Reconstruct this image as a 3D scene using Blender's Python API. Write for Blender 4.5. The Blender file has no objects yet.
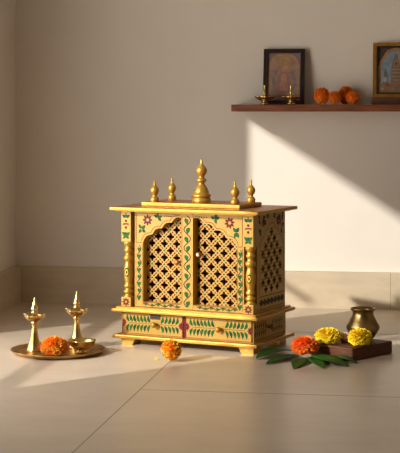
import bpy, bmesh, math, random
from mathutils import Vector, Matrix
from mathutils.geometry import delaunay_2d_cdt
PI = math.pi
sc = bpy.context.scene
COL = sc.collection

# ------------------------------------------------------------------ camera
YAW = math.radians(9.1)
cam_d = bpy.data.cameras.new('camera')
cam = bpy.data.objects.new('camera', cam_d)
COL.objects.link(cam)
cam.location = (0, 0, 0.75)
cam.rotation_euler = (PI / 2, 0, YAW)
cam_d.sensor_fit = 'HORIZONTAL'
cam_d.sensor_width = 36.0
cam_d.lens = 1500 / 400 * 36.0
cam_d.shift_y = -118.5 / 400
cam_d.clip_start = 0.05
sc.camera = cam

# ------------------------------------------------------------------ world, sun, large lights, exposure
world = bpy.data.worlds.new('world')
sc.world = world
world.use_nodes = True
bg = world.node_tree.nodes['Background']
# daylight outside: hazy sky above, brighter sunlit ground below the horizon
wn, wl = world.node_tree.nodes, world.node_tree.links
wt = wn.new('ShaderNodeTexCoord'); wx = wn.new('ShaderNodeSeparateXYZ'); wr = wn.new('ShaderNodeValToRGB')
wm = wn.new('ShaderNodeMapRange'); wm.inputs[1].default_value = -1; wm.inputs[2].default_value = 1
wl.new(wt.outputs['Generated'], wx.inputs[0]); wl.new(wx.outputs[2], wm.inputs[0]); wl.new(wm.outputs[0], wr.inputs[0]); wl.new(wr.outputs[0], bg.inputs[0])
wr.color_ramp.elements[0].position = 0.44; wr.color_ramp.elements[0].color = (0.92, 0.86, 0.77, 1)
wr.color_ramp.elements[1].position = 0.58; wr.color_ramp.elements[1].color = (0.50, 0.48, 0.46, 1)
bg.inputs[1].default_value = 5.0

SUN_DIR = Vector((0.669, 0.743, -0.428)).normalized()        # travel direction of the light
sun_d = bpy.data.lights.new('sun', 'SUN')
sun = bpy.data.objects.new('sun', sun_d)
COL.objects.link(sun)
sun.location = (-4, -2, 4)
sun.rotation_euler = SUN_DIR.to_track_quat('-Z', 'Y').to_euler()
sun_d.energy = 3.0
sun_d.color = (1.0, 0.96, 0.88)
sun_d.angle = math.radians(1.3)

def area(name, loc, target, sx, sy, power, color):
    d = bpy.data.lights.new(name, 'AREA')
    o = bpy.data.objects.new(name, d)
    COL.objects.link(o)
    d.shape = 'RECTANGLE'; d.size = sx; d.size_y = sy
    d.energy = power; d.color = color
    o.location = loc
    o.rotation_euler = (Vector(target) - Vector(loc)).to_track_quat('-Z', 'Y').to_euler()
    return o
# the sky seen through the tall window in the left wall: a portal that guides the sky's own light through the opening
pt = area('window_portal', (-1.72, 3.9365, 0.694), (0, 3.9365, 0.694), 1.391, 1.288, 1.0, (1, 1, 1))
pt.data.cycles.is_portal = True
pt = area('window_portal', (-1.72, 3.033, 0.93), (0, 3.033, 0.93), 0.364, 0.26, 1.0, (1, 1, 1))  # portal for the added small opening
pt.data.cycles.is_portal = True

vs = sc.view_settings
vs.view_transform = 'Standard'; vs.look = 'None'; vs.gamma = 1.0; vs.use_curve_mapping = False
vs.exposure = 0.45

# ------------------------------------------------------------------ materials
def srgb(r, g, b):
    f = lambda c: (c / 255 / 12.92) if c / 255 <= 0.04045 else ((c / 255 + 0.055) / 1.055) ** 2.4
    return (f(r), f(g), f(b), 1)

def mat(name, col, rough=0.5, metal=0.0, vary=0.0, scale=20.0, bump=0.0, bscale=60.0, col2=None, stretch=None, spec=0.5, sss=0.0):
    m = bpy.data.materials.new(name)
    m.use_nodes = True
    nt = m.node_tree; n = nt.nodes; l = nt.links
    p = n['Principled BSDF']
    p.inputs['Base Color'].default_value = col
    p.inputs['Roughness'].default_value = rough
    p.inputs['Metallic'].default_value = metal
    p.inputs['Specular IOR Level'].default_value = spec
    if sss:
        p.inputs['Subsurface Weight'].default_value = sss
        p.inputs['Subsurface Radius'].default_value = (0.01, 0.005, 0.002)
    tc = n.new('ShaderNodeTexCoord')
    mp = n.new('ShaderNodeMapping')
    l.new(tc.outputs['Object'], mp.inputs[0])
    if stretch: mp.inputs['Scale'].default_value = stretch
    if vary or col2:
        t = n.new('ShaderNodeTexNoise'); t.inputs['Scale'].default_value = scale; t.inputs['Detail'].default_value = 5
        l.new(mp.outputs[0], t.inputs[0])
        r = n.new('ShaderNodeValToRGB')
        r.color_ramp.elements[0].position = 0.35; r.color_ramp.elements[1].position = 0.65
        c2 = col2 or tuple(c * (1 - vary) for c in col[:3]) + (1,)
        r.color_ramp.elements[0].color = c2
        r.color_ramp.elements[1].color = col
        l.new(t.outputs[0], r.inputs[0]); l.new(r.outputs[0], p.inputs['Base Color'])
    if bump:
        t2 = n.new('ShaderNodeTexNoise'); t2.inputs['Scale'].default_value = bscale; t2.inputs['Detail'].default_value = 4
        l.new(mp.outputs[0], t2.inputs[0])
        b = n.new('ShaderNodeBump'); b.inputs['Strength'].default_value = bump; b.inputs['Distance'].default_value = 0.002
        l.new(t2.outputs[0], b.inputs['Height']); l.new(b.outputs[0], p.inputs['Normal'])
    return m

M = {}
M['wall'] = mat('wall_plaster', srgb(232, 223, 211), 0.9, vary=0.04, scale=3, bump=0.15, bscale=90)
M['ceiling'] = mat('ceiling_paint', srgb(225, 215, 200), 0.9)
M['skirting'] = mat('skirting_stone', srgb(208, 190, 162), 0.55, vary=0.12, scale=9, stretch=(1, 1, 3))
M['skirt_joint'] = mat('skirting_joint', srgb(170, 148, 118), 0.8)
M['white_frame'] = mat('window_paint', srgb(220, 212, 200), 0.5)
M['cream'] = mat('cream_gold_paint', srgb(186, 145, 56), 0.42, 0.12, vary=0.10, scale=35, bump=0.12, bscale=220)
M['gold'] = mat('gold_paint', srgb(198, 150, 58), 0.34, 0.5, vary=0.14, scale=40, bump=0.10, bscale=160)
M['darkgold'] = mat('burnished_gold', srgb(176, 112, 52), 0.35, 0.45, vary=0.25, scale=30)
M['green'] = mat('green_enamel', srgb(26, 92, 32), 0.5, vary=0.2, scale=90, spec=0.2)
M['leafdark'] = mat('dark_green_enamel', srgb(18, 64, 32), 0.5, spec=0.2)
M['maroon'] = mat('maroon_enamel', srgb(108, 14, 24), 0.5, vary=0.15, scale=90, spec=0.2)
M['plum'] = mat('plum_enamel', srgb(96, 20, 48), 0.5, spec=0.2)
M['line'] = mat('brown_ink', srgb(70, 40, 24), 0.6, spec=0.2)
M['carve_shade'] = mat('carving_shade_brown', srgb(74, 46, 22), 0.6, spec=0.2)  # brown carving strokes, packed densely to put the temple side's shade in colour
M['inside'] = mat('maroon_board', srgb(84, 24, 20), 0.8)
M['jamb_shade'] = mat('jamb_shade_brown', srgb(120, 84, 46), 0.7)  # jamb brown, darkened to paint in the shade of the gap by the column
M['plate'] = mat('dark_metal_plate', srgb(66, 56, 52), 0.5, 0.4)
M['knobtip'] = mat('pale_bead', srgb(240, 226, 196), 0.3)
M['brass'] = mat('brass', srgb(230, 204, 140), 0.24, 0.95, col2=srgb(194, 160, 96), scale=28, bump=0.06, bscale=50)
M['oldbrass'] = mat('aged_brass', srgb(166, 138, 86), 0.30, 0.95, col2=srgb(112, 88, 50), scale=24, bump=0.12, bscale=70)
M['traybrass'] = mat('worn_brass', srgb(214, 170, 100), 0.36, 0.9, col2=srgb(158, 118, 64), scale=30, bump=0.25, bscale=80)
M['oil'] = mat('amber_oil', srgb(150, 84, 18), 0.12)
M['shelf'] = mat('shelf_wood', srgb(144, 80, 42), 0.45, col2=srgb(108, 57, 28), scale=14, stretch=(1, 8, 8))
M['board'] = mat('walnut_board', srgb(112, 68, 44), 0.55, col2=srgb(82, 48, 32), scale=16, stretch=(8, 1, 8), bump=0.1, spec=0.25)
M['block'] = mat('block_wood', srgb(104, 60, 34), 0.5, col2=srgb(80, 44, 26), scale=14, stretch=(1, 8, 8))
M['frame_dark'] = mat('dark_frame_wood', srgb(46, 26, 20), 0.4, vary=0.3, scale=30)
M['frame_gold'] = mat('gilt_frame', srgb(196, 142, 56), 0.38, 0.5, vary=0.25, scale=50)
M['or1'] = mat('marigold_orange', srgb(255, 172, 48), 0.65, col2=srgb(255, 150, 30), scale=40, sss=0.0)
M['or2'] = mat('marigold_deep_orange', srgb(255, 138, 28), 0.65, sss=0.0)
M['ry1'] = mat('marigold_amber', srgb(255, 204, 60), 0.65, sss=0.0)
M['rd1'] = mat('marigold_red_orange', srgb(255, 146, 50), 0.7, col2=srgb(255, 122, 36), scale=40, sss=0.0)
M['rd2'] = mat('marigold_red', srgb(250, 106, 30), 0.65, sss=0.0)
M['ye1'] = mat('marigold_yellow', srgb(255, 236, 52), 0.7, col2=srgb(255, 224, 40), scale=40, sss=0.0)
M['ye2'] = mat('marigold_golden', srgb(252, 206, 34), 0.65, sss=0.0)
M['sepal'] = mat('sepal_green', srgb(86, 124, 48), 0.6)
M['leaf'] = mat('mango_leaf_green', srgb(54, 96, 24), 0.5, col2=srgb(34, 70, 18), scale=22, spec=0.18)
M['midrib'] = mat('leaf_midrib', srgb(76, 116, 40), 0.5, spec=0.25)
M['pink'] = mat('pale_pink', srgb(246, 198, 174), 0.6)
M['wick'] = mat('cotton_wick', srgb(214, 180, 130), 0.8)
# picture papers
for k, c in dict(p_bg=(138, 110, 98), p_edge=(112, 98, 98), p_halo=(150, 116, 84), p_skin=(158, 116, 100), p_robe=(138, 102, 92), p_blue=(112, 104, 106),
                 p_base=(128, 92, 88), q_bg=(84, 78, 70), q_arch=(136, 104, 68), q_sky=(112, 128, 140), q_tower=(118, 92, 74), q_dark=(58, 50, 48),
                 q_ground=(122, 98, 74), q_red=(160, 52, 44), q_green=(90, 98, 96), q_white=(150, 134, 116)).items():
    M[k] = mat('print_' + k, srgb(*[min(255, int(q * 1.2)) for q in c]), 0.45, vary=0.25, scale=60)

def floor_material():
    m = bpy.data.materials.new('polished_stone_tiles')
    m.use_nodes = True
    nt = m.node_tree; n = nt.nodes; l = nt.links
    p = n['Principled BSDF']
    tc = n.new('ShaderNodeTexCoord')
    mp = n.new('ShaderNodeMapping'); mp.inputs['Scale'].default_value = (1.5, 3.2, 1)
    l.new(tc.outputs['Object'], mp.inputs[0])
    t = n.new('ShaderNodeTexNoise'); t.inputs['Scale'].default_value = 3.0; t.inputs['Detail'].default_value = 8; t.inputs['Roughness'].default_value = 0.6
    l.new(mp.outputs[0], t.inputs[0])
    r = n.new('ShaderNodeValToRGB')
    r.color_ramp.elements[0].position = 0.3; r.color_ramp.elements[0].color = srgb(203, 185, 163)
    r.color_ramp.elements[1].position = 0.7; r.color_ramp.elements[1].color = srgb(213, 197, 176)
    l.new(t.outputs[0], r.inputs[0])
    l.new(r.outputs[0], p.inputs['Base Color'])
    p.inputs['Roughness'].default_value = 0.30
    p.inputs['Specular IOR Level'].default_value = 0.42
    t2 = n.new('ShaderNodeTexNoise'); t2.inputs['Scale'].default_value = 14; t2.inputs['Detail'].default_value = 3
    l.new(mp.outputs[0], t2.inputs[0])
    mr = n.new('ShaderNodeMapRange'); mr.inputs[3].default_value = 0.28; mr.inputs[4].default_value = 0.40
    l.new(t2.outputs[0], mr.inputs[0]); l.new(mr.outputs[0], p.inputs['Roughness'])
    return m
M['floor'] = floor_material()
M['grout'] = mat('grout', srgb(178, 159, 136), 0.8)

# ------------------------------------------------------------------ mesh builder
class MB:
    def __init__(s): s.v = []; s.f = []; s.m = []; s.sm = []; s.mats = []
    def mi(s, name):
        if name not in s.mats: s.mats.append(name)
        return s.mats.index(name)
    def add(s, verts, faces, m, smooth=False):
        o = len(s.v); s.v += [tuple(p) for p in verts]
        k = s.mi(m)
        for f in faces: s.f.append([i + o for i in f]); s.m.append(k); s.sm.append(smooth)
    def poly(s, pts, m): s.add(pts, [list(range(len(pts)))], m)
    def box(s, x0, x1, y0, y1, z0, z1, m):
        s.add([(x0, y0, z0), (x1, y0, z0), (x1, y1, z0), (x0, y1, z0), (x0, y0, z1), (x1, y0, z1), (x1, y1, z1), (x0, y1, z1)],
              [(3, 2, 1, 0), (4, 5, 6, 7), (0, 1, 5, 4), (1, 2, 6, 5), (2, 3, 7, 6), (3, 0, 4, 7)], m)
    def bevbox(s, x0, x1, y0, y1, z0, z1, m, b):
        bm = bmesh.new()
        bmesh.ops.create_cube(bm, size=1)
        for w in bm.verts:
            w.co = ((x0 + x1) / 2 + w.co.x * (x1 - x0), (y0 + y1) / 2 + w.co.y * (y1 - y0), (z0 + z1) / 2 + w.co.z * (z1 - z0))
        bmesh.ops.bevel(bm, geom=bm.edges[:], offset=b, segments=2, profile=0.5, affect='EDGES')
        s.frombm(bm, m); bm.free()
    def frombm(s, bm, m, smooth=False):
        bm.verts.index_update()
        s.add([tuple(w.co) for w in bm.verts], [[w.index for w in f.verts] for f in bm.faces], m, smooth)
    def prism(s, pts2, P, t0, t1, m):
        n = len(pts2)
        s.add([P(u, v, t0) for u, v in pts2] + [P(u, v, t1) for u, v in pts2],
              [list(range(n))[::-1], [n + i for i in range(n)]] + [(i, (i + 1) % n, n + (i + 1) % n, n + i) for i in range(n)], m)
    def lathe(s, prof, m, c=(0, 0, 0), seg=28, mod=None):
        vs_, fs = [], []
        for j, (z, r) in enumerate(prof):
            for i in range(seg):
                a = 2 * PI * i / seg
                rr = max(r, 1e-5) * (mod(a, j) if mod else 1)
                vs_.append((c[0] + rr * math.cos(a), c[1] + rr * math.sin(a), c[2] + z))
        for j in range(len(prof) - 1):
            for i in range(seg):
                fs.append((j * seg + i, j * seg + (i + 1) % seg, (j + 1) * seg + (i + 1) % seg, (j + 1) * seg + i))
        fs.append([i for i in range(seg)][::-1])
        fs.append([(len(prof) - 1) * seg + i for i in range(seg)])
        s.add(vs_, fs, m, True)
    def tube(s, path, r, m, seg=8):
        rs = r if isinstance(r, (list, tuple)) else [r] * len(path)
        vs_, fs = [], []
        for j, p in enumerate(path):
            p = Vector(p)
            d = (Vector(path[min(j + 1, len(path) - 1)]) - Vector(path[max(j - 1, 0)])).normalized()
            e = d.cross(Vector((0, 0, 1)))
            if e.length < 1e-3: e = d.cross(Vector((1, 0, 0)))
            e.normalize(); g = e.cross(d)
            for i in range(seg):
                a = 2 * PI * i / seg
                vs_.append(tuple(p + (e * math.cos(a) + g * math.sin(a)) * rs[j]))
        for j in range(len(path) - 1):
            for i in range(seg):
                fs.append((j * seg + i, j * seg + (i + 1) % seg, (j + 1) * seg + (i + 1) % seg, (j + 1) * seg + i))
        fs.append(list(range(seg))[::-1]); fs.append([(len(path) - 1) * seg + i for i in range(seg)])
        s.add(vs_, fs, m, True)
    def ball(s, c, r, m, sub=2, sc=(1, 1, 1)):
        bm = bmesh.new(); bmesh.ops.create_icosphere(bm, subdivisions=sub, radius=1)
        for w in bm.verts: w.co = (c[0] + w.co.x * r * sc[0], c[1] + w.co.y * r * sc[1], c[2] + w.co.z * r * sc[2])
        s.frombm(bm, m, True); bm.free()
    def pierced(s, outer, holes, P, t0, t1, m):
        """a sheet with real holes; P(u, v, t) maps it into place"""
        loops = [outer] + holes
        pts, edges = [], []
        for lp in loops:
            o = len(pts); pts += [Vector(q) for q in lp]
            edges += [(o + i, o + (i + 1) % len(lp)) for i in range(len(lp))]
        cv, ce, cf, _a, _b, _c = delaunay_2d_cdt(pts, edges, [], 0, 1e-7)
        def inside(x, y, lp):
            r = False; j = len(lp) - 1
            for i in range(len(lp)):
                (xi, yi), (xj, yj) = lp[i], lp[j]
                if (yi > y) != (yj > y) and x < (xj - xi) * (y - yi) / (yj - yi) + xi: r = not r
                j = i
            return r
        boxes = [(min(q[0] for q in h), max(q[0] for q in h), min(q[1] for q in h), max(q[1] for q in h)) for h in holes]
        keep = []
        for f in cf:
            x = sum(cv[i].x for i in f) / len(f); y = sum(cv[i].y for i in f) / len(f)
            if not inside(x, y, outer): continue
            if any(bx[0] < x < bx[1] and bx[2] < y < bx[3] and inside(x, y, h) for h, bx in zip(holes, boxes)): continue
            keep.append(list(f))
        s.add([P(q.x, q.y, t0) for q in cv], keep, m)
        s.add([P(q.x, q.y, t1) for q in cv], [f[::-1] for f in keep], m)
        for lp in loops:
            n = len(lp)
            s.add([P(u, v, t0) for u, v in lp] + [P(u, v, t1) for u, v in lp], [(i, (i + 1) % n, n + (i + 1) % n, n + i) for i in range(n)], m)
    def build(s, name, parent=None, off=(0, 0, 0)):
        me = bpy.data.meshes.new(name)
        me.from_pydata([(x - off[0], y - off[1], z - off[2]) for x, y, z in s.v], [], s.f)
        for nm in s.mats: me.materials.append(M[nm])
        me.polygons.foreach_set('material_index', s.m)
        me.polygons.foreach_set('use_smooth', s.sm)
        me.update()
        o = bpy.data.objects.new(name, me); COL.objects.link(o)
        if parent: o.parent = parent
        return o

def tag(o, label=None, cat=None, group=None, kind=None):
    if label: o['label'] = label
    if cat: o['category'] = cat
    if group: o['group'] = group
    if kind: o['kind'] = kind
    return o

def empty(name, loc, rz=0.0):
    o = bpy.data.objects.new(name, None); COL.objects.link(o)
    o.empty_display_size = 0.05; o.location = loc; o.rotation_euler = (0, 0, rz)
    return o

def copy_tree(o, parent=None):
    c = o.copy(); COL.objects.link(c)
    if parent: c.parent = parent
    for ch in [q for q in COL.objects if q.parent == o]: copy_tree(ch, c)
    return c

# painter: thin enamel shapes laid on one face of a part
class Paint:
    def __init__(s, mb, P): s.mb = mb; s.P = P; s.t = 0.0003
    def shape(s, pts, m):
        s.t += 0.000004
        s.mb.poly([s.P(u, v, -s.t) for u, v in pts], m)
    def leaf(s, u, v, ang, L, w, m, bend=0.0):
        c, d = math.cos(ang), math.sin(ang); up, dn = [], []
        for i in range(7):
            q = i / 6; h = w * 0.5 * math.sin(PI * q ** 0.8) ; b = bend * L * math.sin(PI * q)
            up.append((q * L, b + h)); dn.append((q * L, b - h))
        s.shape([(u + x * c - y * d, v + x * d + y * c) for x, y in up + dn[::-1][1:-1]], m)
    def dot(s, u, v, r, m, n=8): s.shape([(u + r * math.cos(2 * PI * i / n), v + r * math.sin(2 * PI * i / n)) for i in range(n)], m)
    def flower(s, u, v, r, m, mc='cream', n=8, ph=0.0):
        for i in range(n): 
            a = ph + 2 * PI * i / n
            s.leaf(u + 0.22 * r * math.cos(a), v + 0.22 * r * math.sin(a), a, r * 0.8, r * 0.42, m)
        s.dot(u, v, r * 0.13, mc)
    def line(s, pts, w, m):
        L, R = [], []
        for i, (u, v) in enumerate(pts):
            a = pts[max(i - 1, 0)]; b = pts[min(i + 1, len(pts) - 1)]
            dx, dy = b[0] - a[0], b[1] - a[1]; k = math.hypot(dx, dy) or 1
            L.append((u - dy / k * w / 2, v + dx / k * w / 2)); R.append((u + dy / k * w / 2, v - dx / k * w / 2))
        s.t += 0.000004
        for i in range(len(pts) - 1): s.mb.poly([s.P(*q, -s.t) for q in (L[i], L[i + 1], R[i + 1], R[i])], m)
    def vine(s, p0, p1, amp, n, L, m='green', lw=0.0028, stem='line', w=0.55):
        """a waving stem with a leaf in each bay"""
        dx, dy = p1[0] - p0[0], p1[1] - p0[1]; D = math.hypot(dx, dy); c, d = dx / D, dy / D
        pts = []
        for i in range(n * 6 + 1):
            q = i / (n * 6); y = amp * math.sin(PI * n * q)
            pts.append((p0[0] + q * dx - y * d, p0[1] + q * dy + y * c))
        s.line(pts, lw, stem)
        base = math.atan2(dy, dx)
        for k in range(n):
            q = (k + 0.28) / n; sg = 1 if k % 2 == 0 else -1
            y = -sg * amp * 0.75
            s.leaf(p0[0] + q * dx - y * d, p0[1] + q * dy + y * c, base + sg * 0.40, L * 0.92, L * 0.92 * w, m, bend=0.12 * sg)

# ------------------------------------------------------------------ setting
XL, YB, XR, ZC = -1.63, 5.65, 2.5, 2.7
WTH = 0.08
WY0, WY1, WZ0, WZ1 = 3.241, 4.632, 0.05, 1.338
VY0, VY1, VZ0, VZ1 = 2.851, 3.215, 0.80, 1.06    # small unseen opening, added to let sun onto the right-hand flowers      # the tall window in the left wall, out of view
YF = -3.0

b = MB()
b.box(XL - 0.3, XR + 0.2, YF - 0.12, YB + 0.2, -0.1, 0.0, 'floor')
fl = b.build('floor'); tag(fl, kind='structure')
g = MB(); T = 1.09; gw = 0.0018
ys = [3.92 + T * k for k in range(-6, 2)]
for y in ys: g.box(-0.79, XR, y - gw, y + gw, -0.001, 0.0004, 'grout')
for k, y in enumerate([3.92 + T * k for k in range(-7, 2)]):
    for j in range(-1, 4):
        x = -0.79 + T * j
        if XL < x < XR: g.box(x - gw, x + gw, max(y, YF), min(y + T, YB), -0.001, 0.0004, 'grout')
for y in (2.83, 5.01): g.box(XL, -0.79, y - gw, y + gw, -0.001, 0.0004, 'grout')
tag(g.build('trim_1'), kind='structure')

b = MB(); b.box(XL - WTH, XR + 0.2, YB, YB + 0.2, 0, ZC, 'wall'); tag(b.build('wall_back'), kind='structure')
b = MB()
b.box(XL - WTH, XL, YF, VY0, 0, ZC, 'wall'); b.box(XL - WTH, XL, VY0, VY1, 0, VZ0, 'wall'); b.box(XL - WTH, XL, VY0, VY1, VZ1, ZC, 'wall'); b.box(XL - WTH, XL, VY1, WY0, 0, ZC, 'wall'); b.box(XL - WTH, XL, WY1, YB, 0, ZC, 'wall')
b.box(XL - WTH, XL, WY0, WY1, WZ1, ZC, 'wall'); b.box(XL - WTH, XL, WY0, WY1, 0, WZ0, 'wall')
tag(b.build('wall_left'), kind='structure')
b = MB(); b.box(XR, XR + 0.12, YF, YB, 0, ZC, 'wall'); tag(b.build('wall_right'), kind='structure')
b = MB(); b.box(XL - WTH, XR + 0.12, YF - 0.12, YF, 0, ZC, 'wall'); tag(b.build('wall_front'), kind='structure')
b = MB(); b.box(XL - WTH, XR + 0.12, YF - 0.12, YB + 0.2, ZC, ZC + 0.1, 'ceiling'); tag(b.build('ceiling'), kind='structure')
BT, BH = 0.03, 0.136
b = MB(); b.box(XL, XR, YB - BT, YB, 0, BH, 'skirting')
for x in (-0.183, 0.417, 1.017): b.box(x - 0.0012, x + 0.0012, YB - BT - 0.0004, YB - BT + 0.001, 0, BH, 'skirt_joint')
tag(b.build('baseboard_back'), kind='structure')
b = MB(); b.box(XL, XL + BT, WY1 + 0.04, YB - BT, 0, BH, 'skirting'); b.box(XL, XL + BT, YF, WY0 - 0.04, 0, BH, 'skirting')
tag(b.build('baseboard_left'), kind='structure')
b = MB()
b.box(XL - 0.06, XL - 0.02, WY0, WY1, 0.314, 0.338, 'white_frame')
b.box(XL - 0.012, XL + 0.008, 4.34, WY1 + 0.002, 0.752, 0.768, 'white_frame')  # unseen bar, added to cast a streak of shade on the baseboard
tag(b.build('window_1'), kind='structure')

# wall shelf
SZ = 0.7626
b = MB(); b.bevbox(-0.763, 0.95, 5.49, YB, 0.737, SZ, 'shelf', 0.002)
tag(b.build('wall_shelf'), 'long brown wooden wall shelf holding frames and marigolds', 'shelf')

# ------------------------------------------------------------------ the temple
W, D = 0.4606, 0.252
OFF = (W / 2, D / 2, 0)
RZ = math.radians(-17.3)
corner = Vector((-0.5609, 4.5283, 0))
cen = corner + Matrix.Rotation(RZ, 3, 'Z') @ Vector((W / 2 - W, D / 2, 0))
shrine = empty('home_temple', cen, RZ)
tag(shrine, 'painted golden wooden home temple with two pierced doors standing on the floor', 'temple')
def part(mb, name, parent=shrine): return mb.build(name, parent, OFF)

def front(y0): return lambda u, v, t: (u, y0 + t, v)          # t < 0 comes out towards the viewer
def right(x0): return lambda u, v, t: (x0 - t, u, v)          # u runs along the depth

# feet
for fx, fs in ((0.0, 1), (W, -1)):
    for fy, fd in ((0.0, 1), (D, -1)):
        m = MB()
        pts = [(fx, 0), (fx + fs * 0.040, 0), (fx + fs * 0.052, 0.0222), (fx, 0.0222)]
        if fs < 0: pts = pts[::-1]
        ya, yb = sorted((fy, fy + fd * 0.05))
        m.prism(pts, lambda u, v, t: (u, t, v), ya, yb, 'gold')
        part(m, 'foot')
m = MB(); m.bevbox(-0.021, W + 0.021, -0.021, D + 0.021, 0.0220, 0.0328, 'gold', 0.0022); part(m, 'base_slab')
# base cabinet and drawers
m = MB(); m.box(0.001, W - 0.001, 0.003, D - 0.001, 0.0326, 0.1056, 'cream')
p = Paint(m, right(W - 0.001))
for sg in (-1, 1):
    for k in range(6):
        u = 0.118 + sg * (0.022 + k * 0.0145)
        p.leaf(u, 0.073, PI / 2 - sg * 0.35, 0.021, 0.008, 'leafdark', bend=-0.12 * sg)
        p.leaf(u, 0.067, -PI / 2 + sg * 0.35, 0.021, 0.008, 'leafdark', bend=0.12 * sg)
    p.line([(0.118 + sg * 0.016, 0.07), (0.118 + sg * 0.1, 0.07)], 0.0016, 'line')
p.line([(0.006, 0.04), (0.246, 0.04)], 0.0016, 'carve_shade'); p.line([(0.006, 0.1), (0.246, 0.1)], 0.0016, 'carve_shade')
p2 = Paint(m, front(0.003)); p2.shape([(0.2205, 0.0335), (0.2285, 0.0335), (0.2285, 0.105), (0.2205, 0.105)], 'maroon')
cabinet = part(m, 'base_cabinet')
kp = MB(); kp.lathe([(0, 0.004), (0.006, 0.0045), (0.009, 0.0085), (0.014, 0.009), (0.018, 0.005), (0.019, 0)], 'darkgold', seg=12)
k = kp.build('side_knob', cabinet); k.location = (W / 2 - 0.001, 0.118 - D / 2, 0.07); k.rotation_euler = (0, PI / 2, 0)

def drawer(x0, x1, kx, plate):
    m = MB(); z0, z1 = 0.0340, 0.1045
    m.bevbox(x0, x1, 0.0, 0.02, z0, z1, 'cream', 0.0012)
    p = Paint(m, front(0.0))
    zc = 0.0705
    for sg, xe in ((-1, x0 + 0.022), (1, x1 - 0.022)):
        span = abs(xe - kx) - 0.010; n = max(5, round(span / 0.0125))
        for i in range(n):
            u = kx + sg * (0.016 + span * (i + 0.2) / n)
            wl = min(0.0098, span / n * 0.86)
            p.leaf(u, zc + 0.003, PI / 2 - sg * 0.30, 0.0255, wl, 'green' if (i + (sg > 0)) % 4 else 'leafdark', bend=-0.14 * sg)
            p.leaf(u, zc - 0.003, -PI / 2 + sg * 0.30, 0.0255, wl, 'leafdark' if i % 3 == 1 else 'green', bend=0.14 * sg)
        p.line([(kx + sg * 0.013, zc), (xe - sg * 0.002, zc)], 0.0012, 'line')
    for xe, sg in ((x0, 1), (x1, -1)):
        for a, r in ((0, 0.013), (0.7, 0.013), (-0.7, 0.013), (1.35, 0.014), (-1.35, 0.014)):
            ang = a if sg > 0 else PI - a
            p.leaf(xe + sg * 0.0045, zc, ang, r, 0.0062, 'maroon')
    for z in (z0 + 0.003, z1 - 0.003): p.line([(x0 + 0.003, z), (x1 - 0.003, z)], 0.0014, 'maroon')
    p.line([(x0 + 0.002, z0 + 0.002), (x0 + 0.002, z1 - 0.002)], 0.0026, 'maroon'); p.line([(x1 - 0.002, z0 + 0.002), (x1 - 0.002, z1 - 0.002)], 0.0026, 'maroon')
    d = part(m, 'drawer')
    kb = MB(); kb.lathe([(0, 0.0045), (0.007, 0.005), (0.010, 0.0085), (0.015, 0.0095), (0.020, 0.006), (0.022, 0)], 'gold', seg=10)
    ko = kb.build('knob', d); ko.location = (kx - W / 2, -D / 2, zc); ko.rotation_euler = (PI / 2, 0, 0)
    if plate:
        pb = MB(); pb.bevbox(kx - 0.019, kx + 0.017, -0.0022, 0.0, 0.086, 0.1005, 'plate', 0.0007)
        pb.box(kx - 0.014, kx + 0.012, -0.0026, -0.002, 0.0915, 0.0945, 'line')
        tag(pb.build('catch_plate', d, OFF), 'dark metal plate')
drawer(0.004, 0.2205, 0.1235, True)
drawer(0.2285, 0.4566, 0.3475, False)
m = MB(); m.bevbox(-0.024, W + 0.024, -0.024, D + 0.022, 0.1056, 0.1150, 'gold', 0.0022); m.box(-0.012, W + 0.012, -0.012, D + 0.01, 0.1150, 0.1212, 'gold')
part(m, 'upper_slab')

# carcass behind the doors
m = MB()
m.box(0.006, W - 0.006, D - 0.012, D, 0.121, 0.423, 'cream')
m.box(0.02, W - 0.02, 0.062, 0.066, 0.121, 0.42, 'inside')
part(m, 'back_board')
m = MB()
m.box(0.030, 0.0415, 0.036, 0.06, 0.1212, 0.423, 'jamb_shade'); m.box(0.4232, W - 0.030, 0.036, 0.06, 0.1212, 0.423, 'jamb_shade')
m.box(0.009, 0.0345, 0.0346, 0.038, 0.1212, 0.423, 'gold'); m.box(W - 0.0345, W - 0.003, 0.0346, 0.038, 0.1212, 0.423, 'gold')
m.box(0.030, W - 0.030, 0.016, 0.06, 0.4205, 0.423, 'gold')
part(m, 'door_jamb')

def quatrefoil(u, v, R, n=20):
    return [(u + R * (0.77 + 0.23 * math.cos(4 * a)) * math.cos(a), v + R * (0.77 + 0.23 * math.cos(4 * a)) * math.sin(a)) for a in [2 * PI * i / n + PI / n for i in range(n)]]

def arch_pts(xs, zs, xe, ze, lobes=4, bulge=0.20):
    """scalloped half arch from the low spring to the high middle"""
    dx = xe - xs; pts = []
    base = lambda q: (xs + dx * q, zs + (ze - zs) * (q ** 0.80))
    for k in range(lobes):
        a, c = base(k / lobes), base((k + 1) / lobes)
        ex, ez = c[0] - a[0], c[1] - a[1]
        nx, nz = -ez, ex
        if nz < 0: nx, nz = -nx, -nz
        for i in range(7):
            q = i / 7; h = bulge * math.sin(PI * q)
            pts.append((a[0] + ex * q + nx * h, a[1] + ez * q + nz * h))
    pts.append((xe, ze))
    return pts

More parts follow.
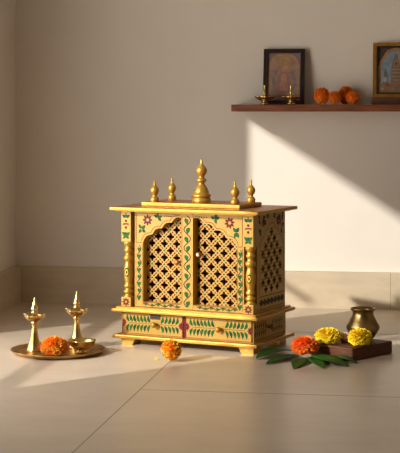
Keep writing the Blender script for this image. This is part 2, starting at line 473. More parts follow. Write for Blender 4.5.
YD = 0.013
ZB, ZT = 0.1222, 0.4205
def spandrel_paint(p, x_out, x_in, z_spring, z_top, ap, sg):
    """sg = 1: the outer stile is at the left"""
    p.line([(a - sg * 0.0055, c + 0.0055) for a, c in ap], 0.0018, 'maroon')
    p.flower(x_out + sg * 0.046, 0.3965, 0.0185, 'plum', 'cream', 8)
    p.leaf(x_out + sg * 0.024, 0.368, math.radians(90 + sg * 35), 0.018, 0.0105, 'green'); p.leaf(x_out + sg * 0.026, 0.366, math.radians(90 - sg * 40), 0.019, 0.011, 'green')
    p.leaf(x_out + sg * 0.024, 0.366, math.radians(-90 - sg * 40), 0.016, 0.010, 'green'); p.leaf(x_out + sg * 0.027, 0.365, math.radians(-90 + sg * 55), 0.015, 0.010, 'leafdark')
    bx = x_out + sg * 0.083
    for ang, c in ((150, 'leafdark'), (95, 'green'), (20, 'green'), (-40, 'leafdark')):
        a = math.radians(ang if sg > 0 else 180 - ang); p.leaf(bx, 0.405, a, 0.017, 0.009, c)
    for i in range(4): p.dot(bx + sg * (0.024 + 0.0075 * i), 0.4105 - 0.0002 * i, 0.0022, 'plum')

def lattice(x0, x1, z0, z1, phase):
    m = MB(); P = front(YD + 0.027)
    pit = 0.0438; holes = []; R = 0.0138
    cx = phase; cz = 0.1465
    pts = []
    for j in range(-1, 16):
        for i in range(-8, 9):
            pts.append((cx + pit * (i + 0.5 * (j % 2)), cz + pit * 0.5 * j))
    for u, v in pts:
        if x0 + R * 1.02 < u < x1 - R * 1.02 and z0 + R * 1.02 < v < z1 - R * 1.02: holes.append(quatrefoil(u, v, R))
        elif z0 + R < v < z1 - R and (x0 - R < u < x1 + R):     # half foils along the edges
            q = [(min(max(a, x0 + 0.0006), x1 - 0.0006), c) for a, c in quatrefoil(u, v, R)]
            if max(a for a, c in q) - min(a for a, c in q) > 0.004:
                qq = []
                for w in q:
                    if not qq or (abs(w[0] - qq[-1][0]) + abs(w[1] - qq[-1][1])) > 1e-5: qq.append(w)
                holes.append(qq)
    m.pierced([(x0, z0), (x1, z0), (x1, z1), (x0, z1)], holes, P, 0, 0.006, 'cream')
    p = Paint(m, P)
    for u, v in pts:
        for du, dv in ((pit / 2, 0),):
            a, c = u + du, v + dv
            if not (x0 + 0.004 < a < x1 - 0.004 and z0 + 0.004 < c < z1 - 0.004): continue
            p.dot(a, c, 0.0032, 'green')
            for q in range(4):
                an = PI / 4 + PI / 2 * q
                s_, t_ = a + 0.0062 * math.cos(an), c + 0.0062 * math.sin(an)
                if x0 + 0.005 < s_ < x1 - 0.005 and z0 + 0.008 < t_ < z1 - 0.008: p.leaf(s_, t_, an, 0.0090, 0.0044, 'maroon')
    p.line([(x0 + 0.003, z0 + 0.004), (x1 - 0.003, z0 + 0.004)], 0.0018, 'maroon')
    return m

# left door: outer stile, scalloped head, bottom rail and the wide middle stile
ax0, ax1 = 0.0717, 0.2070
zb_open, zsp, zap = 0.1370, 0.324, 0.4075
ap = arch_pts(ax0, zsp, ax1, zap)
m = MB()
m.pierced([(0.042, ZB), (0.2480, ZB), (0.2480, ZT), (0.042, ZT)], [[(ax0, zb_open), (ax1, zb_open)] + ap[::-1]], front(YD), 0, 0.027, 'cream')
p = Paint(m, front(YD))
spandrel_paint(p, 0.042, ax1, zsp, ZT, ap, 1)
p.line([(0.047, zsp), (0.047, ZT - 0.004)], 0.0018, 'maroon'); p.line([(0.047, zsp), (ax0 - 0.002, zsp)], 0.0018, 'maroon')
p.line([(0.047, ZT - 0.003), (ax1, ZT - 0.003)], 0.0014, 'line')
p.vine((0.0580, 0.315), (0.0580, 0.142), 0.0068, 8, 0.021, w=0.6)
p.line([(0.0465, 0.319), (0.0465, 0.127)], 0.0012, 'line'); p.line([(ax0 - 0.0025, 0.319), (ax0 - 0.0025, 0.14)], 0.0012, 'line')
p.vine((0.0715, 0.1295), (0.205, 0.1295), 0.0042, 6, 0.0165, w=0.5)
p.line([(0.067, zb_open - 0.0012), (0.21, zb_open - 0.0012)], 0.0013, 'maroon')
p.vine((0.2285, 0.414), (0.2285, 0.128), 0.0115, 10, 0.0245, w=0.62)
p.line([(0.2100, 0.414), (0.2100, 0.14)], 0.0016, 'maroon')
ld = part(m, 'door')
lt = part(lattice(0.066, 0.214, 0.130, 0.418, 0.090), 'lattice', ld)
def door_knob(x, z, d, y, bead):
    kb = MB(); kb.lathe([(0, 0.0042), (0.012, 0.0042), (0.016, 0.0055), (0.020, 0.0085), (0.026, 0.0085), (0.030, 0.005)], 'darkgold', seg=14)
    if bead: kb.lathe([(0.0295, 0.0052), (0.031, 0.0046), (0.032, 0)], 'knobtip', seg=14)
    ko = kb.build('knob', d); ko.location = (x - W / 2, y - D / 2, z); ko.rotation_euler = (PI / 2, 0, 0)
door_knob(0.1905, 0.2665, ld, YD + 0.027, False)
# right door
bx1 = 0.3990
ap2 = [(0.2495 + ax1 - a, c) for a, c in arch_pts(0.2495 + ax1 - bx1, zsp, ax1, zap)]    # mirrored, high end at the middle
ap2 = [(x, z) for x, z in ap2]
m = MB()
outer = [(0.2495, ZB), (0.4225, ZB), (0.4225, ZT), (0.2495, ZT)] + ap2[::-1] + [(bx1, zb_open), (0.2495, zb_open)]
m.pierced(outer, [], front(YD), 0, 0.027, 'cream')
p = Paint(m, front(YD))
p.line([(a + 0.0055, c + 0.0055) for a, c in ap2], 0.0018, 'maroon')
p.flower(0.3745, 0.3965, 0.0185, 'maroon', 'cream', 8, 0.2)
for ang, c in ((125, 'green'), (60, 'leafdark'), (-110, 'green'), (-60, 'green')):
    p.leaf(0.397, 0.368, math.radians(ang), 0.019, 0.011, c)
for ang, c in ((160, 'green'), (70, 'leafdark'), (15, 'leafdark'), (-75, 'green')):
    p.leaf(0.325, 0.408, math.radians(ang), 0.017, 0.0105, c)
for i in range(4): p.dot(0.270 + 0.0085 * i, 0.411, 0.0022, 'plum')
p.line([(0.4175, zsp), (0.4175, ZT - 0.004)], 0.0018, 'maroon'); p.line([(bx1 + 0.002, zsp), (0.4175, zsp)], 0.0018, 'maroon')
p.vine((0.4105, 0.315), (0.4105, 0.130), 0.0066, 8, 0.021, w=0.6)
p.line([(0.4185, 0.319), (0.4185, 0.127)], 0.0012, 'line'); p.line([(bx1 + 0.0022, 0.319), (bx1 + 0.0022, 0.14)], 0.0012, 'line')
p.vine((0.262, 0.1295), (0.402, 0.1295), 0.0042, 7, 0.0165, w=0.5)
p.line([(0.252, zb_open - 0.0012), (0.401, zb_open - 0.0012)], 0.0013, 'maroon')
rd = part(m, 'door')
part(lattice(0.2490, 0.4035, 0.130, 0.418, 0.2765), 'lattice', rd)
door_knob(0.2660, 0.294, rd, YD + 0.027, True)

# corner columns
CW = 0.0345
def column(x0, y0, paint):
    m = MB(); c = CW / 2
    m.bevbox(x0, x0 + CW, y0, y0 + CW, 0.1212, 0.1500, 'gold' if 0 else 'cream', 0.0012)
    m.bevbox(x0, x0 + CW, y0, y0 + CW, 0.3260, 0.4230, 'cream', 0.0012)
    prof = [(0.1498, .0165), (.1525, .0160), (.156, .0118), (.160, .0110), (.163, .0150), (.167, .0162), (.171, .0150), (.174, .0112), (.178, .0105), (.181, .0140), (.185, .0150), (.189, .0138), (.192, .0108),
            (.198, .0120), (.210, .0140), (.226, .0152), (.242, .0148), (.254, .0124), (.260, .0104), (.264, .0108), (.267, .0142), (.271, .0160), (.276, .0160), (.280, .0142), (.283, .0106),
            (.290, .0100), (.294, .0130), (.298, .0148), (.302, .0135), (.305, .0108), (.312, .0115), (.317, .0155), (.322, .0166), (.3262, .0166)]
    m.lathe(prof, 'gold', (x0 + c, y0 + c, 0), 24)
    if paint:
        for P, u0, on in ((front(y0), x0 + c, 1), (right(x0 + CW), y0 + c, False)):
            if not on: continue
            p = Paint(m, P)
            p.flower(u0, 0.1355, 0.0140, 'maroon', 'cream', 8)
            p.leaf(u0, 0.345, math.radians(140), 0.0185, 0.0115, 'green'); p.leaf(u0, 0.345, math.radians(40), 0.0185, 0.0115, 'green'); p.leaf(u0, 0.345, PI / 2, 0.014, 0.007, 'leafdark')
            p.leaf(u0, 0.344, math.radians(215), 0.014, 0.009, 'green'); p.leaf(u0, 0.344, math.radians(-35), 0.014, 0.009, 'green')
            for z in (0.371, 0.392): p.dot(u0, z, 0.0046, 'maroon')
            p.line([(u0 - 0.011, 0.379), (u0 - 0.005, 0.382), (u0 + 0.005, 0.382), (u0 + 0.011, 0.379)], 0.0032, 'maroon')
            p.line([(u0 - 0.011, 0.384), (u0 + 0.011, 0.384)], 0.0014, 'maroon')
            p.leaf(u0, 0.403, math.radians(150), 0.0165, 0.0105, 'leafdark'); p.leaf(u0, 0.403, math.radians(30), 0.0165, 0.0105, 'leafdark'); p.leaf(u0, 0.403, PI / 2, 0.015, 0.007, 'green')
        # painted drop on the belly of the shaft
        for r, mm, o in ((1.0, 'leafdark', 0.0), (0.68, 'ry1', 0.0002), (0.38, 'maroon', 0.0004)):
            pts = []
            for i in range(14):
                a = 2 * PI * i / 14
                du, dv = 0.0075 * r * math.cos(a), 0.0145 * r * math.sin(a)
                ang = -PI / 2 + 0.1 + du / 0.0152
                rr = 0.0156 + o
                pts.append((x0 + c + rr * math.cos(ang), y0 + c + rr * math.sin(ang), 0.229 + dv))
            m.poly(pts, mm)
    return part(m, 'column')
column(0.0, 0.0, True); column(W - CW, 0.0, True)

# pierced side panels
def side(xs, painted):
    m = MB(); P = right(xs); y0, y1 = CW + 0.004, D - 0.001
    yc = 0.5 * (y0 + y1); pit = 0.0438; R = 0.0140; holes = []; cents = []
    for j in range(0, 14):
        for i in range(-4, 5):
            u = yc + pit * (i + 0.5 * (j % 2)); v = 0.188 + pit * 0.5 * j
            top = 0.325 + 0.048 * (1 - abs(u - yc) / 0.085)
            if abs(u - yc) < 0.077 and v < top:
                holes.append(quatrefoil(u, v, R)); cents.append((u, v))
    m.pierced([(y0, 0.1212), (y1, 0.1212), (y1, 0.4228), (y0, 0.4228)], holes, P, 0, 0.006, 'cream')
    if painted:
        p = Paint(m, P)
        ar = []
        for sg in (-1, 1):
            a = [(yc + sg * (0.092 - 0.092 * q), 0.322 + 0.070 * q ** 0.8 + 0.006 * abs(math.sin(PI * 3 * q))) for q in [i / 18 for i in range(19)]]
            p.line(a, 0.0022, 'carve_shade')
            for k, (dx, z, an) in enumerate(((0.085, 0.352, 70), (0.078, 0.372, 160), (0.06, 0.385, 40), (0.085, 0.392, 110), (0.05, 0.402, 170), (0.03, 0.405, 60), (0.068, 0.403, 20), (0.02, 0.412, 150), (0.09, 0.408, 100), (0.042, 0.388, 120))):
                p.leaf(yc + sg * dx, z, math.radians(an if sg < 0 else 180 - an), 0.024, 0.012, 'leafdark' if k % 3 == 1 else 'carve_shade', bend=0.25)
            p.line([(yc + sg * 0.094, 0.170), (yc + sg * 0.094, 0.335)], 0.0016, 'carve_shade')
        p.flower(yc - 0.065, 0.393, 0.012, 'maroon', 'cream'); p.flower(yc + 0.065, 0.393, 0.012, 'maroon', 'cream')
        p.line([(y0 + 0.01, 0.168), (y1 - 0.01, 0.168)], 0.0022, 'carve_shade'); p.line([(y0 + 0.01, 0.129), (y1 - 0.01, 0.129)], 0.0018, 'carve_shade')
        p.vine((y0 + 0.012, 0.149), (y1 - 0.012, 0.149), 0.0095, 7, 0.028, 'leafdark', 0.0026, 'carve_shade', 0.5)
        p.vine((y1 - 0.012, 0.149), (y0 + 0.012, 0.149), 0.0095, 7, 0.024, 'carve_shade', 0.0022, 'carve_shade', 0.5)
        for u, v in cents:
            for q in range(4):
                an = PI / 4 + PI / 2 * q
                if v > 0.19: p.leaf(u + 0.011 * math.cos(an), v + 0.011 * math.sin(an), an, 0.009, 0.0042, 'carve_shade')
    part(m, 'side_panel')
side(W - 0.003, True)
m_left = side(0.009, False)

# cornice and roof
m = MB()
m.box(-0.012, W + 0.012, -0.012, D + 0.012, 0.4230, 0.4262, 'gold')
m.bevbox(-0.028, W + 0.028, -0.028, D + 0.030, 0.4262, 0.4366, 'gold', 0.0022)
p = Paint(m, lambda u, v, t: (u, v, 0.4366 - t))
p.shape([(-0.022, -0.022), (W + 0.022, -0.022), (W + 0.022, D + 0.024), (-0.022, D + 0.024)], 'darkgold')
for k in range(26):
    u = -0.012 + k * (W + 0.02) / 26; p.leaf(u, -0.008 + 0.002 * (k % 2), 0.5 if k % 2 else -0.5, 0.014, 0.006, 'maroon' if k % 3 else 'green')
for k in range(14):
    v = 0.0 + k * (D + 0.01) / 14
    for u in (W + 0.004, W - 0.022, -0.004): p.leaf(u, v, PI / 2 + (0.5 if k % 2 else -0.5), 0.014, 0.006, 'maroon' if k % 3 else 'cream')
part(m, 'cornice')
m = MB(); m.bevbox(0.044, 0.392, 0.050, 0.218, 0.4369, 0.4500, 'gold', 0.0028)
p = Paint(m, lambda u, v, t: (u, v, 0.4500 - t)); p.shape([(0.05, 0.056), (0.386, 0.056), (0.386, 0.212), (0.05, 0.212)], 'darkgold')
part(m, 'roof_plinth')
def finial(x, y, prof, s=1.0, sz=1.0, seg=28):
    m = MB(); m.lathe([(z * sz, r * s) for z, r in prof], 'gold', (x, y, 0.4499), seg); return part(m, 'finial')
small = [(0, .0130), (.002, .0140), (.008, .0145), (.012, .0132), (.017, .0085), (.020, .0066), (.023, .0078), (.028, .0118), (.035, .0143), (.041, .0138), (.047, .0100), (.051, .0058), (.055, .0036), (.060, .0030), (.0665, .0034), (.069, .0026), (.070, 0)]
big = [(0, .0290), (.0015, .0296), (.011, .0296), (.013, .0262), (.0145, .0262), (.016, .0296), (.0235, .0298), (.0255, .0240), (.034, .0232), (.044, .0185), (.052, .0125), (.056, .0105), (.060, .0096), (.0625, .0135), (.067, .0160), (.0715, .0140), (.0745, .0092), (.079, .0086), (.086, .0138), (.093, .0172), (.099, .0174), (.106, .0140), (.113, .0075), (.120, .0042), (.130, .0034), (.133, .0024), (.134, 0)]
finial(0.0800, 0.075, small); finial(0.3635, 0.075, small, 1.0, 1.03)
finial(0.0800, 0.196, small, 0.95, 1.03); finial(0.3635, 0.196, small, 0.98, 1.03)
finial(0.2200, 0.130, big, 1.03, 1.035)

# ------------------------------------------------------------------ marigolds
def marigold(name, R, sq, mats, seed, n=230, tilt=None, calyx=True, low=-0.75):
    """ruffled pompon: radius R, vertical squash sq, resting on z = 0"""
    rnd = random.Random(seed); m = MB()
    m.ball((0, 0, 0), R * 0.78, mats[1], 2, (1, 1, sq))
    ga = PI * (3 - math.sqrt(5))
    for i in range(n):
        z = 1 - (1 - low) * (i + 0.5) / n
        a = i * ga + rnd.uniform(-0.15, 0.15); r = math.sqrt(max(0, 1 - z * z))
        nrm = Vector((r * math.cos(a), r * math.sin(a), z))
        e = nrm.cross(Vector((0, 0, 1)))
        if e.length < 0.05: e = Vector((1, 0, 0))
        e.normalize(); g = nrm.cross(e)
        sp = rnd.uniform(-0.5, 0.5); e, g = e * math.cos(sp) + g * math.sin(sp), g * math.cos(sp) - e * math.sin(sp)
        Rr = R * rnd.uniform(0.87, 1.05); w = R * rnd.uniform(0.085, 0.12); th = R * 0.05
        c = mats[0] if rnd.random() < 0.7 else (mats[1] if rnd.random() < 0.5 else mats[2 % len(mats)])
        vs_ = []
        for q, ww in ((0.74, 0.6), (0.89, 0.95), (1.0, 1.0)):
            for k in (-1, -0.33, 0.33, 1):
                cup = (k * k) * 0.35 * R * 0.2
                ruf = 0.05 * R * math.sin(k * 5 + seed + i) if q == 1.0 else 0
                curl = (q - 0.74) * R * 0.34
                pnt = nrm * (Rr * q + ruf - (0.04 * R if q == 1 and abs(k) == 1 else 0)) + e * (k * w * ww) + g * (cup + curl)
                vs_.append((pnt.x, pnt.y, pnt.z * sq))
        fs = [(j * 4 + k, j * 4 + k + 1, j * 4 + k + 5, j * 4 + k + 4) for j in range(2) for k in range(3)]
        m.add(vs_, fs, c, True)
    R3 = Matrix.Identity(3)
    if tilt: R3 = Matrix.Rotation(tilt[1], 3, 'Z') @ Matrix.Rotation(tilt[0], 3, 'Y')
    m.v = [tuple(R3 @ Vector(v)) for v in m.v]
    zmin = min(v[2] for v in m.v)
    o = m.build(name, None, (0, 0, zmin))
    if calyx:
        cm = MB()
        cm.lathe([(-0.98 * R * sq, R * 0.10), (-0.92 * R * sq, R * 0.24), (-0.70 * R * sq, R * 0.34), (-0.45 * R * sq, R * 0.40)], 'sepal', seg=12)
        cm.v = [tuple(R3 @ Vector(v)) for v in cm.v]
        cm.build('calyx', o, (0, 0, zmin))
    return o
def put(o, x, y, z, rz=0): o.location = (x, y, z); o.rotation_euler = (0, 0, rz); return o

f1 = marigold('marigold', 0.0318, 0.93, ('ry1', 'or1', 'or2'), 3, 620, tilt=(1.0, 0.35), low=-0.9)
tag(put(f1, -0.7870, 4.372, 0.0003), 'small amber and orange marigold lying alone on the floor before the temple', 'marigold', 'loose marigolds')
f2 = marigold('marigold', 0.0425, 0.70, ('rd1', 'rd2', 'or2'), 5, 620, calyx=False, low=-0.75)
tag(put(f2, -0.4000, 4.478, 0.0120), 'red orange marigold resting on the fan of green leaves', 'marigold', 'loose marigolds')
f3 = marigold('marigold', 0.0420, 0.60, ('ye1', 'ye2', 'ye1'), 7, 620, calyx=False, low=-0.75)
tag(put(f3, -0.3346, 4.5426, 0.0382), 'yellow marigold on the left end of the dark board beside the red orange one', 'marigold', 'loose marigolds')
f4 = marigold('marigold', 0.0375, 0.74, ('ye1', 'ye2', 'ye1'), 9, 620, calyx=False, low=-0.75)
tag(put(f4, -0.2379, 4.5198, 0.0382, 0.7), 'yellow marigold on the dark board in front of the brass pot', 'marigold', 'loose marigolds')
f5 = marigold('marigold', 0.0425, 0.76, ('or1', 'or2', 'ry1'), 11, 640, calyx=False, low=-0.55)
tag(put(f5, -1.1500, 4.4020, 0.0036), 'wide orange marigold lying on the brass tray between the two lamps', 'marigold', 'loose marigolds')
sh = [(-0.4319, 5.54, 0.0295, 1.08, 'plump orange marigold on the shelf, nearest the dark picture frame'),
      (-0.3850, 5.535, 0.0240, 1.08, 'small orange marigold on the shelf, second from the dark frame'),
      (-0.3470, 5.608, 0.0295, 1.18, 'orange marigold on the shelf that rises tallest behind the two small ones'),
      (-0.3180, 5.54, 0.0265, 0.90, 'orange marigold on the shelf, nearest the gilt picture frame')]
for k, (x, y, R, sq, lb) in enumerate(sh):
    o = marigold('marigold', R, sq, ('or2', 'or1', 'or1'), 20 + k, 460, calyx=False, low=-0.92)
    tag(put(o, x, y, SZ), lb, 'marigold', 'marigolds on the shelf')
for k, (x, y, rz, lb) in enumerate(((-0.8370, 4.392, 0.4, 'tiny loose yellow petal left of the small floor marigold, nearer the temple'), (-0.8345, 4.3775, 2.2, 'tiny loose yellow petal left of the small floor marigold, nearer the viewer'))):
    m = MB(); vs_ = []
    for i in range(6):
        q = i / 5; w = 0.0042 * math.sin(PI * (0.12 + 0.82 * q))
        for kk in (-1, 0, 1): vs_.append((0.014 * (q - 0.5), kk * w, 0.0012 + 0.004 * q * q + 0.0016 * kk * kk))
    m.add(vs_, [(i * 3 + kk, i * 3 + kk + 1, i * 3 + kk + 4, i * 3 + kk + 3) for i in range(5) for kk in range(2)], 'ye1', True)
    o = m.build('marigold_petal'); tag(put(o, x, y, 0.0, rz), lb, 'petal', 'loose petals')

# ------------------------------------------------------------------ leaves under the red orange marigold
def leaf(b0, tip, w, lift, z0, label, side=0.0):
    m = MB(); bx, by = b0; dx, dy = tip[0] - bx, tip[1] - by; L = math.hypot(dx, dy); c, d = dx / L, dy / L
    n = 16; vs_ = []; us = (-1, -0.55, -0.09, 0.09, 0.55, 1)
    for i in range(n + 1):
        q = i / n
        ww = w * 0.5 * (math.sin(PI * q ** 0.85) ** 0.8) * (1 - 0.25 * q) + 0.0008
        if q < 0.1: ww = 0.0016 + ww * q * 6
        bow = side * L * math.sin(PI * q)
        for u in us:
            z = -(z0 - 0.001) * q + lift * math.sin(PI * min(1, q * 0.9 + 0.05)) + (0.05 * ww * abs(u) + 0.0006 * math.sin(q * 26 + u * 2)) * (1 if q > 0.1 else 0)
            uu = u if abs(u) > 0.2 else u * (0.0095 / max(ww, 0.0012)) * 0.9
            uu = max(-0.5, min(0.5, uu)) if abs(u) < 0.2 else u
            vs_.append((q * L * c - (uu * ww + bow) * d, q * L * d + (uu * ww + bow) * c, z))
    k = len(us)
    for j in range(k - 1):
        m.add(vs_, [(i * k + j, i * k + j + 1, (i + 1) * k + j + 1, (i + 1) * k + j) for i in range(n)], 'midrib' if j == 2 else 'leaf', True)
    # weld the repeated rows, then give the blade its thickness
    me = m.build('mango_leaf'); bm = bmesh.new(); bm.from_mesh(me.data); bmesh.ops.remove_doubles(bm, verts=bm.verts, dist=1e-6)
    bmesh.ops.recalc_face_normals(bm, faces=bm.faces); bm.to_mesh(me.data); bm.free()
    sd = me.modifiers.new('thickness', 'SOLIDIFY'); sd.thickness = 0.0007; sd.offset = 1
    me.location = (bx, by, z0)
    tag(me, label, 'leaf', 'mango leaves on the floor')
leaf((-0.420, 4.570), (-0.5415, 4.4360), 0.086, 0.016, 0.0012, 'longest green leaf, its tip reaching left towards the temple foot', -0.10)
leaf((-0.425, 4.530), (-0.5020, 4.3500), 0.052, 0.006, 0.0022, 'narrow green leaf lying just in front of the longest left pointing leaf', -0.02)
leaf((-0.414, 4.500), (-0.4142, 4.2925), 0.056, 0.004, 0.0020, 'green leaf pointing forward from directly beneath the red orange marigold', 0.03)
leaf((-0.376, 4.505), (-0.3270, 4.3129), 0.056, 0.004, 0.0030, 'green leaf pointing forward below the gap between red orange and yellow marigolds', -0.03)
leaf((-0.374, 4.476), (-0.2600, 4.3540), 0.074, 0.006, 0.0135, 'broad glossy green leaf in front of the dark board', -0.04)
leaf((-0.350, 4.490), (-0.2390, 4.4060), 0.046, 0.012, 0.0012, 'small dark leaf between the broad glossy leaf and the board', 0.05)

# ------------------------------------------------------------------ board, pot and the small pink thing
bd = MB(); bd.bevbox(0, 0.20, 0, 0.16, 0, 0.038, 'board', 0.0035)
o = bd.build('wooden_board'); o.location = (-0.2559, 4.4536, 0.0); o.rotation_euler = (0, 0, math.radians(56.07))
tag(o, 'thick dark brown wooden board lying on the floor under the yellow marigolds', 'board')
pot = MB()
pot.lathe([(0, .024), (.0015, .0285), (.005, .030), (.012, .036), (.024, .0445), (.036, .0505), (.041, .0515), (.046, .0500), (.060, .0420), (.074, .0345), (.083, .0318), (.087, .0322), (.091, .0350), (.0945, .0385), (.0975, .0395), (.0985, .0382),
           (.0975, .0350), (.092, .0312), (.084, .0292), (.072, .033), (.045, .047), (.02, .038), (.008, .02), (.007, 0)], 'oldbrass', seg=48)
o = pot.build('lota_pot'); put(o, -0.2339, 4.6207, 0.0384)
tag(o, 'aged brass water pot with flared rim standing on the dark board', 'pot')
pk = MB(); pk.lathe([(0, .010), (.001, .0145), (.007, .0180), (.017, .0175), (.024, .013), (.0285, .006), (.030, 0)], 'pink', seg=20)
o = pk.build('pink_lump'); put(o, -0.2840, 4.5800, 0.0384)  # pale pink lump of unidentified kind
tag(o, 'small pale pink rounded lump on the board behind and between the yellow marigolds', 'lump')

# ------------------------------------------------------------------ tray with lamps and bowl
TX, TY = -1.1555, 4.4653
t = MB()
t.lathe([(0, .118), (0.001, .128), (.006, .137), (.0115, .1435), (.0135, .1445), (.0138, .1430), (.0115, .1400), (.0065, .1330), (.0032, .1260), (.0026, .1150), (.0028, .06), (.0028, 0)], 'traybrass', seg=72)
o = t.build('brass_tray'); put(o, TX, TY, 0.0003)
tag(o, 'round shallow brass tray on the floor carrying lamps, bowl and marigold', 'tray')
TZ = 0.0034
def spout(n, rows, k=0.16):
    return lambda a, j: (1 + k * max(0, math.cos(n * a)) ** 6) if j in rows else 1.0
def tall_lamp():
    root = empty('oil_lamp', (0, 0, 0))
    s = MB(); s.lathe([(0, .0240), (.001, .0252), (.004, .0252), (.007, .0240), (.015, .0212), (.026, .0174), (.039, .0136), (.054, .0106), (.070, .0088), (.083, .0084), (.086, .0110), (.0885, .0118), (.0905, .0100), (.0925, .0095)], 'brass', seg=32)
    s.build('stand', root)
    c = MB(); c.lathe([(.0915, .0095), (.0940, .0180), (.0990, .0250), (.1050, .0300), (.1105, .0325), (.1118, .0322), (.1085, .0295), (.1020, .0215), (.0990, .0120), (.0985, 0)], 'brass', seg=60, mod=spout(5, (2, 3, 4, 5, 6), 0.14))
    cup = c.build('oil_cup', root)
    w = MB()
    for q in range(5):
        a = 2 * PI * q / 5
        w.tube([(0.018 * math.cos(a), 0.018 * math.sin(a), 0.1035), (0.030 * math.cos(a), 0.030 * math.sin(a), 0.1115), (0.0355 * math.cos(a), 0.0355 * math.sin(a), 0.1145)], [0.0016, 0.0016, 0.0008], 'wick', 6)
    w.build('wick', cup)
    f = MB(); f.lathe([(.0980, .0100), (.1040, .0104), (.1150, .0098), (.1180, .0112), (.1205, .0112), (.1225, .0078), (.1250, .0082), (.1275, .0108), (.1310, .0108), (.1380, .0082), (.1460, .0056), (.1530, .0036), (.1580, .0022), (.1600, .0026), (.1625, .0022), (.1650, 0)], 'brass', seg=28)
    f.build('lamp_finial', root)
    return root
l1 = tall_lamp(); put(l1, -1.2310, 4.4700, TZ, 0.55)
tag(l1, 'tall brass oil lamp on the left of the tray, nearer the viewer', 'oil lamp', 'tall brass lamps on the tray')
l2 = copy_tree(l1); put(l2, -1.1175, 4.5500, TZ, 0.55); l2.scale = (1.03, 1.03, 1.07)
tag(l2, 'tall brass oil lamp behind the little bowl on the tray', 'oil lamp', 'tall brass lamps on the tray')
root = empty('oil_bowl', (-1.0805, 4.4650, TZ))
bw = MB(); bw.lathe([(0, .017), (.001, .0185), (.004, .0175), (.007, .014), (.009, .0150), (.013, .0240), (.020, .0335), (.028, .0395), (.037, .0428), (.0385, .0440), (.0385, .0420), (.030, .0372), (.018, .029), (.012, .018), (.0105, 0)], 'brass', seg=40)
bw.build('bowl', root)
oi = MB(); oi.lathe([(.0115, .016), (.0215, .0318), (.0216, 0)], 'oil', seg=32); oi.build('oil', root)
tag(root, 'little open brass bowl on the right of the tray', 'bowl')

# ------------------------------------------------------------------ shelf things
def small_lamp():
    root = empty('small_oil_lamp', (0, 0, 0))
    s = MB(); s.lathe([(0, .0150), (.0015, .0165), (.004, .0160), (.007, .0100), (.011, .0075), (.014, .0110)], 'brass', seg=24); s.build('foot', root)
    c = MB(); c.lathe([(.0120, .010), (.0160, .0180), (.0220, .0255), (.0295, .0300), (.031, .0300), (.028, .0265), (.020, .0150), (.0195, 0)], 'brass', seg=48, mod=spout(5, (2, 3, 4, 5), 0.32)); c.build('oil_cup', root)
    r = MB(); r.lathe([(.0195, .0055), (.026, .0058), (.030, .0046), (.033, .0062), (.037, .0062), (.040, .0042), (.044, .0055), (.048, .0055), (.052, .0040), (.066, .0034), (.069, .0045), (.072, .0036), (.0735, 0)], 'brass', seg=20); r.build('lamp_finial', root)
    return root
s1 = small_lamp(); put(s1, -0.6437, 5.530, SZ + 0.0002, -0.1)
tag(s1, 'small brass lamp on the shelf at the left corner of the dark frame', 'oil lamp', 'small brass lamps on the shelf')
s2 = copy_tree(s1); put(s2, -0.5455, 5.530, SZ + 0.0002, -0.2)
tag(s2, 'small brass lamp on the shelf before the right side of the dark frame', 'oil lamp', 'small brass lamps on the shelf')

def picture(name, w, h, bw_, th, fm, loc, lean, rz, draw, inner=None):
    root = empty(name, loc, rz); root.rotation_euler = (lean, 0, rz)
    m = MB(); P = lambda u, v, t: (u, t, v)
    m.pierced([(-w / 2, 0), (w / 2, 0), (w / 2, h), (-w / 2, h)], [[(-w / 2 + bw_, bw_), (w / 2 - bw_, bw_), (w / 2 - bw_, h - bw_), (-w / 2 + bw_, h - bw_)]], P, 0, th, fm)
    for s0, s1 in ((0.0, 0.28), (0.72, 1.0)):        # raised mouldings
        o_, i_ = bw_ * s0, bw_ * s1
        m.pierced([(-w / 2 + o_, o_), (w / 2 - o_, o_), (w / 2 - o_, h - o_), (-w / 2 + o_, h - o_)], [[(-w / 2 + i_, i_), (w / 2 - i_, i_), (w / 2 - i_, h - i_), (-w / 2 + i_, h - i_)]], P, -0.003, 0.001, inner if (inner and s0 > 0.5) else fm)
    m.build('frame', root)
    q = MB(); q.box(-w / 2 + bw_ * 0.6, w / 2 - bw_ * 0.6, th * 0.45, th * 0.8, bw_ * 0.6, h - bw_ * 0.6, 'frame_dark')
    p = Paint(q, lambda u, v, t: (u, th * 0.45 + t, v)); draw(p, w, h, bw_)
    q.build('picture', root)
    return root
def ell(u, v, a, c, n=24, a0=0, a1=2 * PI): return [(u + a * math.cos(a0 + (a1 - a0) * i / n), v + c * math.sin(a0 + (a1 - a0) * i / n)) for i in range(n + (1 if a1 - a0 < 6 else 0))]
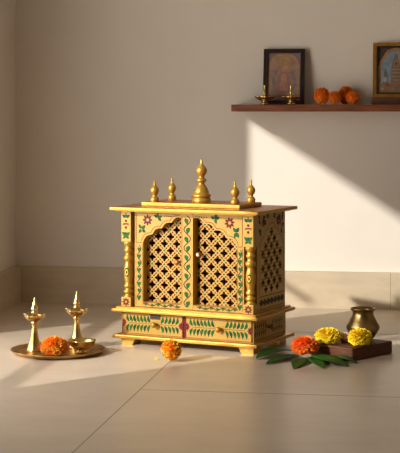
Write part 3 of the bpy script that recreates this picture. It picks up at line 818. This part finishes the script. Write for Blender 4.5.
def draw_seated(p, w, h, b):
    x0, x1, z0, z1 = -w / 2 + b * 0.7, w / 2 - b * 0.7, b * 0.7, h - b * 0.7
    p.shape([(x0, z0), (x1, z0), (x1, z1), (x0, z1)], 'p_edge')
    aw = (x1 - x0) * 0.43
    p.shape([(-aw, z0)] + [(aw, z0)] + ell(0, z1 - aw * 0.95, aw, aw * 0.9, 24, 0, PI), 'p_halo')
    p.shape([(-aw * .86, z0)] + [(aw * .86, z0)] + ell(0, z1 - aw * 1.1, aw * .86, aw * 0.85, 24, 0, PI), 'p_bg')
    p.shape(ell(0, z1 - aw * 0.85, aw * 0.50, aw * 0.52), 'p_halo')
    for s_ in (-1, 1):
        p.line([(s_ * aw * 0.62, z0 + h * .22), (s_ * aw * 0.72, z0 + h * .40), (s_ * aw * 0.50, z0 + h * .56)], 0.008, 'p_blue')
        p.shape(ell(s_ * (x1 - 0.009), z1 - 0.012, 0.008, 0.010), 'p_blue')
    p.shape([(-aw * .55, z0 + h * .17), (aw * .55, z0 + h * .17), (aw * .40, z0 + h * .42), (aw * .22, z0 + h * .55), (-aw * .22, z0 + h * .55), (-aw * .40, z0 + h * .42)], 'p_robe')
    p.shape([(-aw * .28, z0 + h * .2), (aw * .28, z0 + h * .2), (aw * .16, z0 + h * .50), (-aw * .16, z0 + h * .50)], 'p_skin')
    p.shape(ell(0, z0 + h * .60, aw * .20, aw * .25), 'p_skin')
    p.shape([(-aw * .2, z0 + h * .64), (aw * .2, z0 + h * .64), (0, z0 + h * .73)], 'p_halo')
    p.shape([(x0, z0), (x1, z0), (x1, z0 + h * .13), (x0, z0 + h * .13)], 'p_base')
    for k in range(5): p.line([(x0 + 0.004, z0 + 0.006 + k * 0.006), (x1 - 0.004, z0 + 0.006 + k * 0.006)], 0.0012, 'p_edge' if k % 2 else 'p_halo')
def draw_temple(p, w, h, b):
    x0, x1, z0, z1 = -w / 2 + b * 0.7, w / 2 - b * 0.7, b * 0.7, h - b * 0.7
    p.shape([(x0, z0), (x1, z0), (x1, z1), (x0, z1)], 'q_dark')
    aw = (x1 - x0) * 0.47
    def ogee(s_, zt): return [(-aw * s_, z0 + h * .12), (aw * s_, z0 + h * .12), (aw * s_, z0 + h * .48), (aw * s_ * .86, z0 + h * .60), (aw * s_ * .5, zt - h * .05), (0, zt), (-aw * s_ * .5, zt - h * .05), (-aw * s_ * .86, z0 + h * .60), (-aw * s_, z0 + h * .48)]
    p.shape(ogee(1.0, z1 - 0.004), 'q_arch'); p.shape(ogee(0.82, z1 - 0.016), 'q_sky')
    tw = aw * 0.30
    p.shape([(-tw, z0 + h * .2), (tw, z0 + h * .2), (tw * .85, z0 + h * .52), (tw * .5, z0 + h * .62), (0.004, z0 + h * .74), (-0.004, z0 + h * .74), (-tw * .5, z0 + h * .62), (-tw * .85, z0 + h * .52)], 'q_tower')
    p.shape(ell(0, z0 + h * .56, tw * .45, tw * .5), 'q_arch'); p.shape(ell(0, z0 + h * .56, tw * .2, tw * .24), 'q_dark')
    for k in range(4): p.line([(-tw * .8, z0 + h * (.26 + .065 * k)), (tw * .8, z0 + h * (.26 + .065 * k))], 0.002, 'q_white')
    for s_ in (-1, 1):
        p.shape([(s_ * aw * .42, z0 + h * .2), (s_ * aw * .72, z0 + h * .2), (s_ * aw * .66, z0 + h * .38), (s_ * aw * .56, z0 + h * .50), (s_ * aw * .48, z0 + h * .38)], 'q_green')
        p.shape(ell(s_ * aw * .6, z0 + h * .27, aw * .12, h * .05), 'q_white')
    p.shape([(x0, z0), (x1, z0), (x1, z0 + h * .2), (x0, z0 + h * .2)], 'q_ground')
    for u, v, r, c in ((.25, .16, .10, 'q_red'), (.05, .12, .08, 'q_green'), (-.45, .17, .09, 'q_red'), (-.2, .09, .08, 'q_arch'), (.55, .1, .1, 'q_green'), (-.75, .1, .08, 'q_white'), (.45, .19, .07, 'q_white')):
        p.shape(ell(u * aw, z0 + h * v, aw * r * 1.5, aw * r), c)
o = picture('framed_print', 0.155, 0.213, 0.0155, 0.012, 'frame_dark', (-0.5795, 5.590, SZ + 0.0004), math.radians(-10.5), 0.0, draw_seated)
tag(o, 'dark wood framed faded print of a seated figure leaning on the wall', 'picture')
bk = MB(); bk.bevbox(-0.2490, -0.060, 5.535, 5.615, SZ + 0.0002, SZ + 0.0262, 'block', 0.002)
tag(bk.build('wooden_block'), 'low brown wooden block on the shelf under the gilt frame', 'block')
o = picture('framed_print', 0.172, 0.206, 0.0180, 0.014, 'frame_gold', (-0.1610, 5.585, SZ + 0.0266), math.radians(-9), 0.0, draw_temple, 'frame_dark')
tag(o, 'gilt framed print of a pale arch and tower on a wooden block', 'picture')
